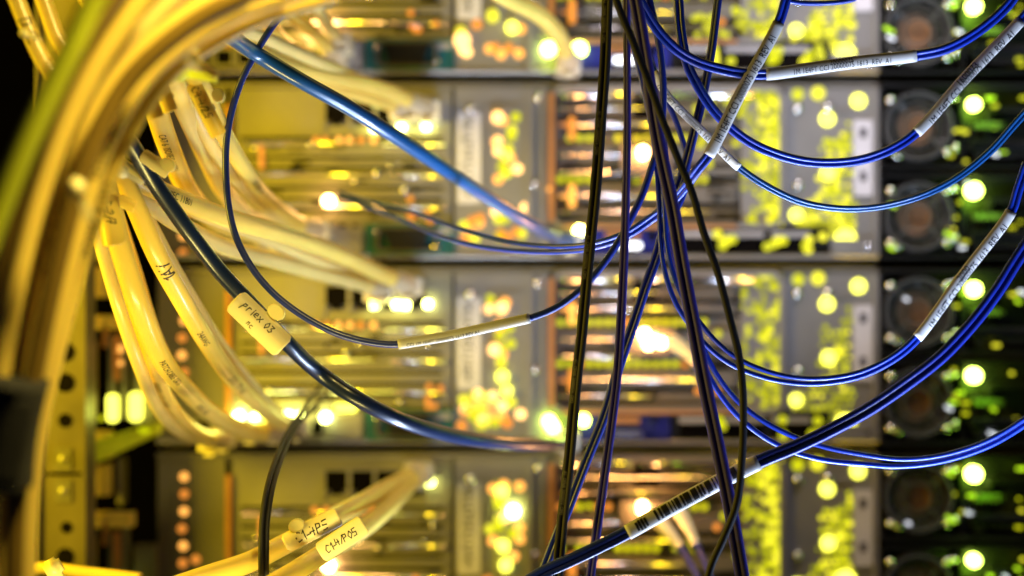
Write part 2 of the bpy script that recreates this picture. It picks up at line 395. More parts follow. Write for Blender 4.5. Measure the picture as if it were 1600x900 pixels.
def ident_tag(name, c, d, angdeg, L, Wd, label, lines=(), tie=None, bulge=.25, mat_='tag', tilt=0.0, group='identification tags tied to the cables'):
    """written tag lying on a cable: centre in photo pixels, size in photo pixels"""
    s = d/FP; L *= s; Wd *= s; p = P(c[0], c[1], d); a = R(angdeg)
    T = Vector((math.cos(a), tilt, math.sin(a))).normalized(); B = Vector((0, -1, 0)); B = (B-T*B.dot(T)).normalized(); N = B.cross(T)
    o = empty(name, p, label, 'tag', group)
    rc = Wd*.18; nu, nv = 28, 12
    def surf(u, v, lift=0):   # u in -1..1, v in -1..1
        return T*(u*L/2) + N*(v*Wd/2) + B*(bulge*Wd*(1-v*v)**1 + lift)
    bm = bmesh.new()
    grids = []
    for lay in (0, -.0005):
        g = []
        for i in range(nu+1):
            u = -1+2*i/nu; e = L/2*(1-abs(u)); ins = rc-math.sqrt(max(0, rc*rc-(rc-min(e, rc))**2))
            vm = 1-ins/(Wd/2)
            g.append([bm.verts.new(surf(u, vm*(-1+2*j/nv), lay)) for j in range(nv+1)])
        grids.append(g)
    A, Bk = grids
    for i in range(nu):
        for j in range(nv):
            bm.faces.new((A[i][j], A[i+1][j], A[i+1][j+1], A[i][j+1])).smooth = True
            bm.faces.new((Bk[i][j+1], Bk[i+1][j+1], Bk[i+1][j], Bk[i][j])).smooth = True
        bm.faces.new((A[i][0], Bk[i][0], Bk[i+1][0], A[i+1][0])); bm.faces.new((A[i+1][nv], Bk[i+1][nv], Bk[i][nv], A[i][nv]))
    for j in range(nv):
        bm.faces.new((A[0][j+1], Bk[0][j+1], Bk[0][j], A[0][j])); bm.faces.new((A[nu][j], Bk[nu][j], Bk[nu][j+1], A[nu][j+1]))
    pl = link_mesh('plate', bm, mat_, o)
    for (tx, u, v, sz) in lines:
        tb = hand_bm(tx, sz*s)
        for q in tb.verts: q.co = surf(u + q.co.x/(L/2), v + q.co.y/(Wd/2), .0001)
        link_mesh('handwriting', tb, 'ink', pl)
    if tie:
        tx, ty, ts = tie; q = P(tx, ty, d) - p; ts *= s
        bm = bmesh.new()
        n = 8; fr = [bm.verts.new(q + T*(ts*1.05*math.cos(2*math.pi*(i+.5)/n)) + N*(ts*.85*math.sin(2*math.pi*(i+.5)/n)) + B*ts*.5) for i in range(n)]
        bk = [bm.verts.new(v.co*1 - B*ts*1.0) for v in fr]
        bm.faces.new(fr); bm.faces.new(bk[::-1])
        for i in range(n): bm.faces.new((fr[i], bk[i], bk[(i+1) % n], fr[(i+1) % n]))
        bmesh.ops.bevel(bm, geom=[e for e in bm.edges], offset=ts*.14, segments=2, affect='EDGES')
        h = link_mesh('tie_head', bm, 'tie', o)
        bm = bmesh.new()   # notched strap going round the cable
        steps = 18; prev = None; rr = Wd*.55; cc = -B*(rr*.6)
        for i in range(steps+1):
            an = math.pi*2*i/steps
            c2 = cc + N*(rr*math.sin(an)) + B*(rr*.85*math.cos(an))
            v = (bm.verts.new(c2-T*ts*.4), bm.verts.new(c2+T*ts*.4))
            if prev: bm.faces.new((prev[0], prev[1], v[1], v[0]))
            prev = v
        st = link_mesh('tie_strap', bm, 'tie', o)
        md = st.modifiers.new('s', 'SOLIDIFY'); md.thickness = .0005
    return o

# ================================================================== SETTING
def B_(x, y, Y=1.0): return (x-800)/3200.0, Y, (450-y)/3200.0     # true millimetres of the rack plane
bm = bmesh.new(); box(bm, -0.8, 0.8, 1.62, 1.64, -0.8, 0.8)
tag_obj(link_mesh('background', bm, 'void'), kind='structure')

# ================================================================== SERVERS
X0 = 245
TOPS = [-164, 124, 413, 702]
ORD = ['topmost', 'second', 'third', 'lowest']
PXM = 1/3200.0
def srv(i):
    T = TOPS[i]; rnd = random.Random(20+i)
    H = 288
    base = ((X0-800)*PXM, 1.0, (450-(T+H))*PXM)
    extra = ['cut off by the top edge, thick yellow cable bending into it', 'with two thin blue fibres plugged in at its port panel',
             'with several yellow cables fanned into its low ports', 'with two tagged yellow cables plugged in'][i]
    o = empty('rack_server', base, f'{ORD[i]} server {extra}', 'server', 'servers stacked in the rack')
    X = lambda x: (x-X0)*PXM
    Z = lambda ly: (H-ly)*PXM
    mm = .001
    def bx(b, x0, x1, ly0, ly1, y0, y1, mi=0): box(b, X(x0), X(x1), y0*mm, y1*mm, Z(ly1), Z(ly0), mi)
    def part(name, m, fn, parent=o, smooth=False):
        b = bmesh.new(); fn(b); return link_mesh(name, b, m, parent, smooth)
    # chassis: deep box behind the panels, top and bottom folded lips
    def f(b):
        bx(b, 245, 1700, 5, 279, 12, 500)
        bx(b, 245, 1372, 6, 13, -1.5, 12); bx(b, 245, 1372, 273, 279, -2, 12)
    part('chassis', 'steel', f)
    def halfbar(b, x0, x1, ly, r, yc):
        n_ = 10; pr = None
        for xx in (x0, x1):
            v = [b.verts.new((X(xx), yc - r*math.sin(math.pi*k/n_), Z(ly) + r*math.cos(math.pi*k/n_))) for k in range(n_+1)]
            b.faces.new(v if pr else v[::-1])
            if pr:
                for k in range(n_): b.faces.new((pr[k], v[k], v[k+1], pr[k+1])).smooth = True
            pr = v
    part('folded_lip', 'steel2', lambda b: (halfbar(b, 246, 1371, 4, .0012, .010), halfbar(b, 246, 1371, 277, .0013, -.0015)))
    # ---------------- end plate
    ep = part('end_plate', 'steel', lambda b: (bx(b, 246, 352, 14, 274, 0, 11), bx(b, 250, 258, 20, 268, -1.5, 0)))
    n = [5, 4, 5, 9][i]
    def f(b):
        for k in range(n):
            yy = [60, 190, 88, 43][i]+k*27
            part('lit_hole', ['e_amb', 'e_ambdim'][k % 2], lambda b: cyl(b, X(286+rnd.uniform(-2, 2)), Z(yy), .0021, -.0004, .0005, 16), ep)
            if i == 3 and k > 4: part('lit_hole', 'e_ambdim', lambda b: cyl(b, X(306), Z(yy-6), .0021, -.0004, .0005, 16), ep)
    f(None)
    part('orange_sheen_strip', 'orange_metal', lambda b: bx(b, 353, 361, 40, 240, -1.5, 6))  # orange light reflected on the flange edge, built as a tinted strip
    # ---------------- port panel
    def f(b):
        bx(b, 362, 706, 14, 274, 1.5, 11)
        for ly in (84, 104, 112, 128, 146, 158, 176, 196, 212): bx(b, 372, 700, ly, ly+rnd.choice([3, 5, 8]), .2, 1.5)
        bx(b, 500, 506, 30, 84, .2, 1.5); bx(b, 545, 548, 30, 80, .2, 1.5); bx(b, 585, 588, 30, 80, .2, 1.5)
    pp = part('port_panel', 'steel2', f)
    def f(b):
        for ly in (90, 120, 137, 167, 186, 204): bx(b, 376, 690, ly, ly+4, 1.0, 1.45)
        for k in range(14): bx(b, 390+k*20, 400+k*20, 226, 232, 1.0, 1.45)
    part('slot', 'void', f, pp)
    for k, x in enumerate((526, 566, 606, 648)):
        part('network_port', 'void', lambda b: (bx(b, x-17, x+17, 34, 64, -.6, 1.4), bx(b, x-9, x+9, 64, 71, -.6, 1.4)), pp)
        part('port_shell', 'steel2', lambda b: (bx(b, x-20, x-17, 30, 72, -1.5, 1.4), bx(b, x+17, x+20, 30, 72, -1.5, 1.4), bx(b, x-17, x+17, 28, 33, -1.5, 1.4)), pp)
    for x in {0: [(520, 58)], 1: [(628, 70), (666, 70), (585, 72)], 2: [(585, 59), (620, 59), (634, 60), (669, 58)], 3: [(672, 46)]}[i]:
        b = bmesh.new(); rplate(b, X(x[0]), Z(x[1]+4), .0036, .0034, .0008, -.003, -.001); link_mesh('status_light', b, 'led_y', pp)
        point('status_glow', (X(x[0]), -.008, Z(x[1]+4)), .0045, (1, .9, .08), .002, o)
    def f(b):
        for k in range(6): part('lit_hole', rnd.choice(['e_amb', 'e_ambdim']), lambda b: cyl(b, X(492+k*18+rnd.uniform(-2, 2)), Z(95), .0017, -.0006, .0002, 14), pp)
        for k in range(5): part('lit_hole', 'e_ambdim', lambda b: cyl(b, X(660+rnd.uniform(-20, 30)), Z(rnd.uniform(180, 224)), .0016, -.0006, .0002, 14), pp)
        part('lit_slot', 'e_ambdim', lambda b: bx(b, 405, 412, 105, 140, -.6, .2), pp)
    f(None)
    for k, ly in enumerate((100, 149, 199)):
        part('glint_bar', 'ltsteel', lambda b: (halfbar(b, 380, 560+k*30, ly, .0009, .0003), halfbar(b, 600+k*10, 696, ly+3, .0009, .0003)), pp)  # shiny half-round bars added to catch glints
    for _ in range(7):
        x, ly = rnd.uniform(375, 695), rnd.uniform(80, 222)
        part('screw', 'chrome', lambda b: dome(b, X(x), .0002, Z(ly), rnd.uniform(.0011, .0019), .0016), pp, True)  # chrome domes scattered at random, added for their yellow glints
    def f(b):
        for _ in range(26):
            x, ly = rnd.uniform(375, 680), rnd.uniform(88, 220); w_ = rnd.uniform(4, 26)
            bx(b, x, x+w_, ly, ly+rnd.uniform(2, 6), -.3, .15)
    part('dark_markings', 'blackp', f, pp)
    # lower row of management ports
    for k, x in enumerate((318, 352, 386, 420, 456, 494)):
        part('management_port', 'void', lambda b: bx(b, x-12, x+12, 244, 266, -3.0, -2.1), pp)
        part('port_shell', 'steel2', lambda b: rframe(b, X(x), Z(255), 30*PXM, 28*PXM, .0008, 3*PXM, -.005, -.002), pp)
    lit = {0: [(512, 244, 'led_y'), (514, 205, 'led_o'), (488, 214, 'led_o')], 1: [(509, 240, 'led_y'), (515, 191, 'led_o'), (494, 236, 'e_ambhot')],
           2: [(375, 236, 'led_y'), (400, 240, 'led_y'), (412, 234, 'e_yelhot'), (452, 236, 'led_y'), (468, 238, 'led_y'), (510, 238, 'led_y'), (385, 252, 'e_ambhot'), (440, 250, 'e_amb')],
           3: [(515, 180, 'led_o')]}[i]
    for x, ly, mt in lit:
        b = bmesh.new(); cyl(b, X(x), Z(ly), .0028 if mt == 'led_o' else .0024, -.0065, -.003, 14); link_mesh('status_light', b, mt, pp)
    for x, ly, mt in lit[:3 if i != 2 else 6:2]:
        point('status_glow', (X(x), -.012, Z(ly)), .010, (1, .55, .10) if mt == 'led_o' else (1, .9, .08), .003, o)
    if i == 2:
        b = bmesh.new(); rplate(b, X(541), Z(224), 34*PXM, 12*PXM, .0015, -.004, -.001); link_mesh('status_light', b, 'e_yelhot', pp)
    part('blank_cover', 'greyp', lambda b: bx(b, 518, 566, 232, 270, -3, 0), pp)
    # ---------------- serial card
    sc = part('serial_card', 'teal', lambda b: bx(b, 571, 710, 226, 276, -2.5, 0))
    def f(b):
        pts = [(600, 234), (672, 234), (662, 266), (610, 266)]
        a = [b.verts.new((X(x), -.006, Z(y))) for x, y in pts]; c = [b.verts.new((X(x), -.0024, Z(y))) for x, y in pts]
        b.faces.new(a)
        for q in range(4): b.faces.new((a[q], c[q], c[(q+1) % 4], a[(q+1) % 4]))
    part('serial_socket', 'blackp', f, sc)
    part('socket_rim', 'dsteel', lambda b: rframe(b, X(636), Z(250), 96*PXM, 40*PXM, .003, 5*PXM, -.005, -.0026), sc)
    for x, ly in ((591, 240), (681, 262)):
        part('screw', 'chrome', lambda b: dome(b, X(x), -.0025, Z(ly), .0022, .002), sc, True)
    part('connector_patch', 'greyp', lambda b: bx(b, 684, 706, 232, 242, -3.2, -2.5), sc)
    # ---------------- silver bracket
    def f(b):
        bx(b, 711, 858, 14, 274, -1, 11)
        bx(b, 822, 832, 14, 274, -3.5, -1); bx(b, 756, 760, 40, 200, -2, -1); bx(b, 842, 850, 14, 232, -2.4, -1)
        bx(b, 765, 812, 42, 46, -2.5, -1)
    br = part('bracket_plate', 'steel2', f)
    lb = part('paper_label', 'paper', lambda b: bx(b, 715, 751, 52, 194, -1.5, -1.05), br)
    def f(b):
        t = bmesh.new(); t = font_bm('MM1124567190', .0052)
        wd = max(v.co.x for v in t.verts)
        vm = {}
        for v in t.verts: vm[v] = b.verts.new((X(738)-v.co.y*1.0+.0005, -.00158, Z(184)+v.co.x/wd*126*PXM))
        for q in t.faces: b.faces.new([vm[v] for v in q.verts])
        t.free()
        for k in range(26):
            y = 62+k*4.6; bx(b, 722, 727, y, y+rnd.choice([1, 2, 3]), -1.6, -1.52)
    part('lettering', 'ink', f, lb)
    for x, ly in ((735, 47), (835, 165), (840, 30)):
        part('screw', 'chrome', lambda b: dome(b, X(x), -.0012, Z(ly), .0024, .0022), br, True)
    # lit perforations: warm column and lower cluster
    def f(b):
        for _ in range([6, 16, 11, 15][i]):
            x = rnd.gauss(787, 13); ly = rnd.uniform(52, 168)
            k = {0: .5, 1: .75, 2: .35, 3: .7}[i]
            m_ = rnd.choices([0, 1, 2, 3], [3, 2 if i == 1 else 1, 3*k, 2])[0]
            cyl(b, X(min(max(x, 762), 812)), Z(ly), .0026, -.0014, -.0009, 14, mi=m_)
        for _ in range([10, 16, 26, 12][i]):
            x = rnd.uniform(716, 822); ly = 200 + (rnd.random()**.8)*52
            m_ = rnd.choices([0, 1, 2, 4, 3], [3, .8, 3, 3, 1])[0]
            cyl(b, X(x), Z(ly), .0026, -.0014, -.0009, 14, mi=m_)
    part('lit_vent_or_glint', ['e_amb', 'e_ambhot', 'e_yel', 'e_grn', 'e_ambdim'], f, br)
    hot = {0: [(722, 228, .004, 'e_ambhot'), (800, 208, .003, 'e_yelhot'), (770, 190, .003, 'e_yel'), (857, 242, .0034, 'led_g'), (905, 242, .0034, 'led_g')],
           1: [(858, 172, .001, 'e_amb'), (905, 237, .0026, 'led_y'), (778, 60, .003, 'e_ambhot')],
           2: [(784, 68, .003, 'e_ambhot'), (773, 133, .003, 'e_ambhot'), (858, 245, .0030, 'led_g'), (864, 254, .003, 'led_g'), (911, 243, .0028, 'led_g'), (785, 175, .003, 'e_yelhot'), (792, 197, .0026, 'e_yelhot')],
           3: [(802, 96, .0030, 'led_y'), (784, 64, .003, 'e_yelhot'), (786, 150, .003, 'e_yelhot'), (790, 180, .003, 'e_yelhot')]}[i]
    for x, ly, r, mt in hot:
        b = bmesh.new(); cyl(b, X(x), Z(ly), r, -.005, -.001, 18); link_mesh('status_light', b, mt, br)
        if mt.startswith('led'): point('status_glow', (X(x), -.012, Z(ly)), .004, (.8, 1, .2), .003, o)
    # ---------------- adapter bay
    def f(b):
        rframe(b, X(1042), Z(122), 366*PXM, 224*PXM, .007, 8*PXM, -.004, .002)
    bay = part('adapter_bay', 'steel2', f)
    part('orange_sheen_strip', 'orange_metal', lambda b: (bx(b, 857, 866, 22, 222, -4.6, -1), bx(b, 880, 1150, 228, 233, -4.6, -1)), bay)  # orange sheen along the bay edges, put into tinted strips
    def f(b):
        bx(b, 868, 1216, 16, 228, 6, 11)
        for ly, h in ((36, 18), (60, 14), (104, 26), (136, 12), (168, 24), (200, 16)): bx(b, 872, 1150, ly, ly+h, 3.5, 6)
        bx(b, 872, 1150, 220, 226, 2, 6)
    part('slot_cover', 'steel', f, bay)
    def f(b):
        for ly in (56, 78, 132, 152, 194, 217): bx(b, 880, 1160, ly, ly+5, 3.0, 3.4)
        bx(b, 990, 1030, 30, 60, 3, 3.4)
    part('slot', 'void', f, bay)
    def halfbar(b, x0, x1, ly, r, yc):
        n_ = 10; pr = None
        for xx in (x0, x1):
            v = [b.verts.new((X(xx), yc - r*math.sin(math.pi*k/n_), Z(ly) + r*math.cos(math.pi*k/n_))) for k in range(n_+1)]
            b.faces.new(v if pr else v[::-1])
            if pr:
                for k in range(n_): b.faces.new((pr[k], v[k], v[k+1], pr[k+1])).smooth = True
            pr = v
    part('highlight_bar', 'ltsteel', lambda b: (halfbar(b, 876, 990, 22, .0030, .002), halfbar(b, 1050, 1178, 22, .0030, .002), halfbar(b, 1000, 1042, 22, .0022, .003)), bay)  # polished bars added so their reflections give the bright white strip
    for k, (a_, b_) in enumerate(((58, 94), (164, 200))):
        part('lit_lozenge', ['e_amb', 'e_ambdim'][(k+i) % 2] if not (i == 3) else 'e_ambdim', lambda b: rplate(b, X(894), Z((a_+b_)/2), 11*PXM, (b_-a_)*PXM, .0015, -.001, .004), bay)  # amber lozenge plates that glow
    def f(b):
        for ly in (91, 156):
            for k in range(16):
                if rnd.random() < .8:
                    x = 876+k*15; cyl(b, X(x), Z(ly), .0018, .0028, .0034, 12, mi=rnd.choices([0, 1, 2], [3, 1.5, .6])[0])
        for k in range(5):
            cyl(b, X(rnd.uniform(1080, 1160)), Z(rnd.uniform(90, 210)), .0018, .0028, .0034, 12, mi=rnd.choice([1, 2]))
    part('lit_vent_or_glint', ['e_grn', 'e_grn', 'e_ambdim'], f, bay)
    def f(b):   # perforated strip glowing yellow-green
        for cx in range(8):
            x = 1163+cx*8
            for k in range(27):
                p_ = (.12 + .10*cx)*[1.15, 1.2, .75, 1.1][i]
                if rnd.random() < p_ + .1:
                    cyl(b, X(x+rnd.uniform(-2, 2)), Z(20+k*7.9+rnd.uniform(-2, 2)), rnd.uniform(.0011, .0019), -.0006, .0, 10, mi=0 if (cx > 2 and rnd.random() < [.6, .5, .12, .55][i]) else rnd.choice([1, 2] if i != 2 else [1, 2, 2]))
        if i in (0, 1):
            for _ in range(14): cyl(b, X(rnd.uniform(1080, 1180)), Z(rnd.uniform(15, 60) if i else rnd.uniform(180, 235)), .0016, -.0006, 0, 10, mi=1)
    st = part('perforated_strip', 'steel2', lambda b: bx(b, 1158, 1224, 12, 236, 0, 2.9), bay)
    part('lit_vent_or_glint', ['e_yel', 'e_grn', 'e_olive'], f, st)
    def f(b):
        for _ in range(30):
            x, ly = rnd.uniform(876, 1140), rnd.uniform(32, 216); w_ = rnd.uniform(6, 40)
            bx(b, x, x+w_, ly, ly+rnd.uniform(2, 5), 2.6, 3.3)
    part('dark_markings', 'blackp', f, bay)
    for k, ly in enumerate((44, 70, 118, 145, 182, 207)):
        part('glint_bar', 'ltsteel', lambda b: halfbar(b, 874, 1000+rnd.uniform(0, 150), ly, rnd.choice([.0008, .0014]), .0032), bay)  # same glint-catching bars across the bay
    # optical module and bright orange indicator
    fx, fy = {0: (1000, 110), 1: (1003, 116), 2: (1006, 110), 3: (1003, 90)}[i]
    md_ = part('optical_module', 'dsteel', lambda b: (bx(b, fx-34, fx+46, fy-10, fy+26, -4, 5), bx(b, fx-30, fx+40, fy+26, fy+32, -3, 4)), bay)
    if i:
        b = bmesh.new(); rplate(b, X(fx), Z(fy), .0046, .0062, .002, -.008, -.004); link_mesh('link_light', b, 'led_o', bay)
        point('link_glow', (X(fx), -.016, Z(fy)), .11, (1, .42, .10), .003, o)
        if i == 2:
            for dx, dy in ((14, 8), (26, 12), (6, 14)):
                b = bmesh.new(); cyl(b, X(fx+dx), Z(fy+dy), .0026, -.008, -.004, 14); link_mesh('link_light', b, 'led_o', bay)
    # ---------------- lower connector strip
    us = part('video_panel', 'usb', lambda b: bx(b, 906, 1046, 236, 276, -3, 8))
    part('video_socket', 'ltsteel', lambda b: rplate(b, X(980), Z(264), 46*PXM, 13*PXM, .0018, -.006, -.003), us)
    part('usb_socket', 'orange_metal', lambda b: rplate(b, X(972), Z(243), 54*PXM, 9*PXM, .001, -.005, -.003), us)
    part('ring_screw', 'chrome', lambda b: ring(b, X(1018), Z(248), 7*PXM, 3*PXM, -.006, -.003), us)
    if i in (0, 1):
        part('video_light', 'led_w', lambda b: rplate(b, X(975+8*i), Z(260), 36*PXM, 10*PXM, .0014, -.0075, -.0061), us)
    np_ = part('port_block', 'blackp', lambda b: (bx(b, 1048, 1296, 234, 276, -2, 8), bx(b, 1048, 1296, 230, 234, -3, 8)))
    for k in range(3):
        x = 1090+k*72
        part('network_port', 'void', lambda b: bx(b, x-28, x+28, 250, 270, -3.0, -2.05), np_)
        part('port_shell', 'greyp', lambda b: (bx(b, x-30, x+30, 238, 247, -4.5, -2.05),), np_)
    def f(b):
        for _ in range([16, 14, 9, 8][i]):
            cyl(b, X(rnd.choice([1128, 1212, 1270])+rnd.uniform(-16, 16)), Z(rnd.uniform(242, 268)), .0022, -.0052, -.0046, 12, mi=rnd.choice([0, 1]) if i < 2 else 1)
    part('lit_vent_or_glint', ['e_yel', 'e_grn'], f, np_)
    part('lower_rail', 'steel2', lambda b: bx(b, 862, 1296, 275, 280, -5, -3.1))
    # ---------------- right plate with triangle of lit perforations
    def f(b):
        bx(b, 1226, 1372, 14, 274, -1, 11); bx(b, 1364, 1371, 14, 274, -4, -1); bx(b, 1226, 1230, 14, 230, -2.4, -1)
        bx(b, 1290, 1330, 48, 52, -2, -1); bx(b, 1300, 1362, 250, 274, -3, -1)
    rp = part('vented_plate', 'steel2', f)
    def f(b):
        for r_ in range(19):
            ly = 68 + r_*9.8
            x0 = 1326 - max(0, (ly-72))*.62
            if ly > 160: x0 = 1296 - (ly-160)*1.0
            if 95 < ly < 150: x0 = 1284
            x = x0 + (r_ % 2)*5
            while x < (1330 if ly < 190 else 1336):
                if x > 1234 and rnd.random() < .86:
                    cyl(b, X(x+rnd.uniform(-1.5, 1.5)), Z(ly+rnd.uniform(-1.5, 1.5)), rnd.uniform(.0009, .0018)*[1.1, 1.1, .9, 1][i], -.0014, -.0009, 10, mi=rnd.choices([0, 1, 2], [[3, 2, 2], [2.4, 2, 2], [.5, 1, 2], [1.6, 2, 1.6]][i])[0])
                x += [8.2, 8.6, 10.5, 9.5][i]
    part('lit_vent_or_glint', ['e_yel', 'e_grn', 'e_olive'], f, rp)
    for x, ly, r, mt in [(1340, 34, .0036, 'e_yelhot'), (1292, 62, .0036, 'e_yelhot'), (1294, 146, .0036, 'e_yelhot'), (1311, 136, .0028, 'e_yel'), (1277, 22, .0034, 'e_yel'),
                         (1246, 24, .003, 'e_grn'), (1320, 250 if i < 3 else 205, .0052, 'e_yelhot'), (1243, 212, .0032, 'e_yelhot')]:
        b = bmesh.new(); cyl(b, X(x+rnd.uniform(-1, 1)), Z(ly), r, -.0016, -.0011, 16); link_mesh('lit_hole', b, mt, rp)
    for x, ly in ((1245, 47), (1246, 166), (1292, 45), (1355, 262)):
        part('screw', 'chrome', lambda b: dome(b, X(x), -.0012, Z(ly), .0024, .0022), rp, True)
    lb = part('paper_label', 'paper', lambda b: bx(b, 1333, 1362, 64, 182, -2.2, -1.05), rp)
    part('lettering', 'faint', lambda b: (bx(b, 1342, 1353, 76, 92, -2.3, -2.22), bx(b, 1342, 1353, 144, 160, -2.3, -2.22)), lb)
    # ---------------- two power supplies
    for k in range(2):
        t0 = 8 + k*141
        ps = part('power_supply', 'blackp', lambda b: (bx(b, 1374, 1700, t0, t0+132, 10, 12), bx(b, 1374, 1700, t0, t0+5, -6, 10), bx(b, 1374, 1700, t0+127, t0+132, -6, 10), bx(b, 1374, 1379, t0+5, t0+127, -4, 10), bx(b, 1500, 1506, t0+5, t0+127, -2, 10), bx(b, 1506, 1700, t0+5, t0+127, 4, 10)))
        cx, cy = 1432, t0+66
        part('fan_housing', 'blackp', lambda b: ring(b, X(cx), Z(cy), 58*PXM, 50*PXM, -.004, .008, 36), ps)
        def f(b):
            for q in range(7):
                a = 2*math.pi*q/7 + .3*k + i; pr = None
                for s_ in range(5):
                    rr = (24+s_*6)*PXM; tw_ = a+.14*s_
                    p1 = b.verts.new((X(cx)+rr*math.cos(tw_-.24), .002, Z(cy)+rr*math.sin(tw_-.24))); p2 = b.verts.new((X(cx)+rr*math.cos(tw_+.24), .006, Z(cy)+rr*math.sin(tw_+.24)))
                    if pr: b.faces.new((pr[0], p1, p2, pr[1]))
                    pr = (p1, p2)
        fn_ = part('fan', 'blackp', f, ps); part('fan_hub', 'hub', lambda b: cyl(b, X(cx), Z(cy), 27*PXM, .0000, .004, 28, r1=31*PXM), fn_)
        def f(b):
            for rr in (22, 34, 46): ring(b, X(cx), Z(cy), (rr+1.6)*PXM, (rr-1.6)*PXM, -.005, -.0042, 32)
            for q in range(4):
                a = R(45+90*q); ca, sa = math.cos(a), math.sin(a); w_ = 1.6*PXM
                vs = [b.verts.new((X(cx)+ca*r_*PXM-sa*s_*w_, -.0055, Z(cy)+sa*r_*PXM+ca*s_*w_)) for r_, s_ in ((20, -1), (64, -1), (64, 1), (20, 1))]
                b.faces.new(vs)
        part('fan_guard', 'dsteel', f, ps)
        part('housing_rim', 'ltsteel', lambda b: ring(b, X(cx), Z(cy), 54*PXM, 49*PXM, -.0066, -.004, 40), ps)
        for a in (45, 135, 225, 315):
            part('screw', 'chrome', lambda b: dome(b, X(cx)+62*PXM*math.cos(R(a)), -.0045, Z(cy)+58*PXM*math.sin(R(a)), .0022, .0024), ps, True)
        b = bmesh.new(); cyl(b, X(1522), Z(t0+(31 if k == 0 else 25)), [.0034, .0029, .0032, .0036][(i+k*2) % 4], -.001, .003, 24); link_mesh('power_light', b, 'led_g', ps)
        point('power_glow', (X(1524), -.012, Z(t0+36)), .040, (.42, 1, .02), .005, o)
        part('power_socket', 'blackp', lambda b: (rframe(b, X(1600), Z(t0+76), 120*PXM, 80*PXM, .004, 8*PXM, -.004, .004), bx(b, 1520, 1532, t0+58, t0+120, -6, 4)), ps)
        part('release_latch', 'greenp', lambda b: (rplate(b, X(1538), Z(t0+66), 44*PXM, 9*PXM, .0012, -.010, -.004), bx(b, 1556, 1561, t0+62, t0+70, -10, 4)), ps)
        part('pull_handle', 'blackp', lambda b: (halfbar(b, 1508, 1700, t0+98, .0028, -.012), bx(b, 1512, 1518, t0+94, t0+102, -12, 4)), ps)
        def f(b):
            for _ in range(7):
                rplate(b, X(rnd.choice([1486, 1500, 1550, 1578, 1590])+rnd.uniform(-6, 6)), Z(t0+rnd.uniform(15, 122)), rnd.uniform(4, 12)*PXM, 5*PXM, .0006, -.0064, -.004, mi=rnd.choice([0, 0, 1]))
        part('lit_vent_or_glint', ['e_grn', 'e_yel'], f, ps)  # smears of green glint added as glowing plates, no vent openings
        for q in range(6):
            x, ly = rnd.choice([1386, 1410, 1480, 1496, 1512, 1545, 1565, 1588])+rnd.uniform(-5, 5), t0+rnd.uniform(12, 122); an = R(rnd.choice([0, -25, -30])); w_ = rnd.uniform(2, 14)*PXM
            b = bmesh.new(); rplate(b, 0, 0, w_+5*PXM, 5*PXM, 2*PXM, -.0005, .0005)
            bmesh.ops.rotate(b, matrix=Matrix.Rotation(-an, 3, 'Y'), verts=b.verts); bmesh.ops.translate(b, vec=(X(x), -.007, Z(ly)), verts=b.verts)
            link_mesh('glint_plate', b, 'e_green2' if q < 4 else 'e_glint', ps)  # green and white glints built as small glowing plates
        for x, ly in ((1486, t0+22), (1490, t0+100), (1400, t0+112)):
            part('screw', 'chrome', lambda b: dome(b, X(x), -.004, Z(ly), .0021, .0022), ps, True)
    return o
for i in range(4): srv(i)

# ================================================================== RACK POST AND SIDE RAILS
o = empty('rack_post', B_(95, 1000, .945), 'perforated steel rack post beside the black cable wrap', 'rack post')
L_ = o.location.copy()
def wl(b): return off_bm(b, L_)
px = lambda x, Y: (x-800)/FP*Y
pz = lambda y, Y: (450-y)/FP*Y
Yp = .945
bm = bmesh.new()
bw = bmesh.new(); box(bm, px(60, Yp), px(134, Yp), Yp, Yp+.003, pz(980, Yp), pz(744, Yp)); box(bm, px(60, Yp), px(134, Yp), Yp, Yp+.003, pz(738, Yp), pz(-80, Yp))
box(bm, px(131, Yp), px(136, Yp), Yp-.004, Yp+.02, pz(980, Yp), pz(-80, Yp)); box(bm, px(58, Yp), px(62, Yp), Yp-.003, Yp+.02, pz(980, Yp), pz(-80, Yp))
link_mesh('post_face', wl(bm), 'post', o)
for (x, y, r) in ((102, 495, 8), (102, 550, 15), (102, 598, 15), (102, 657, 11), (104, 824, 9), (102, 870, 14)):
    b = bmesh.new(); cyl(b, px(x, Yp), pz(y, Yp), r*.945/FP, Yp-.0006, Yp+.0004, 24); link_mesh('mounting_hole', wl(b), 'void', o)
for y in (717, 767):
    b = bmesh.new(); box(b, px(86, Yp), px(112, Yp), Yp-.0012, Yp, pz(y+17, Yp), pz(y-17, Yp)); n_ = link_mesh('cage_nut', wl(b), 'dsteel', o)
    b = bmesh.new(); dome(b, px(99, Yp), Yp-.0012, pz(y, Yp), .0022, .0014); link_mesh('screw', wl(b), 'steel2', n_, True)
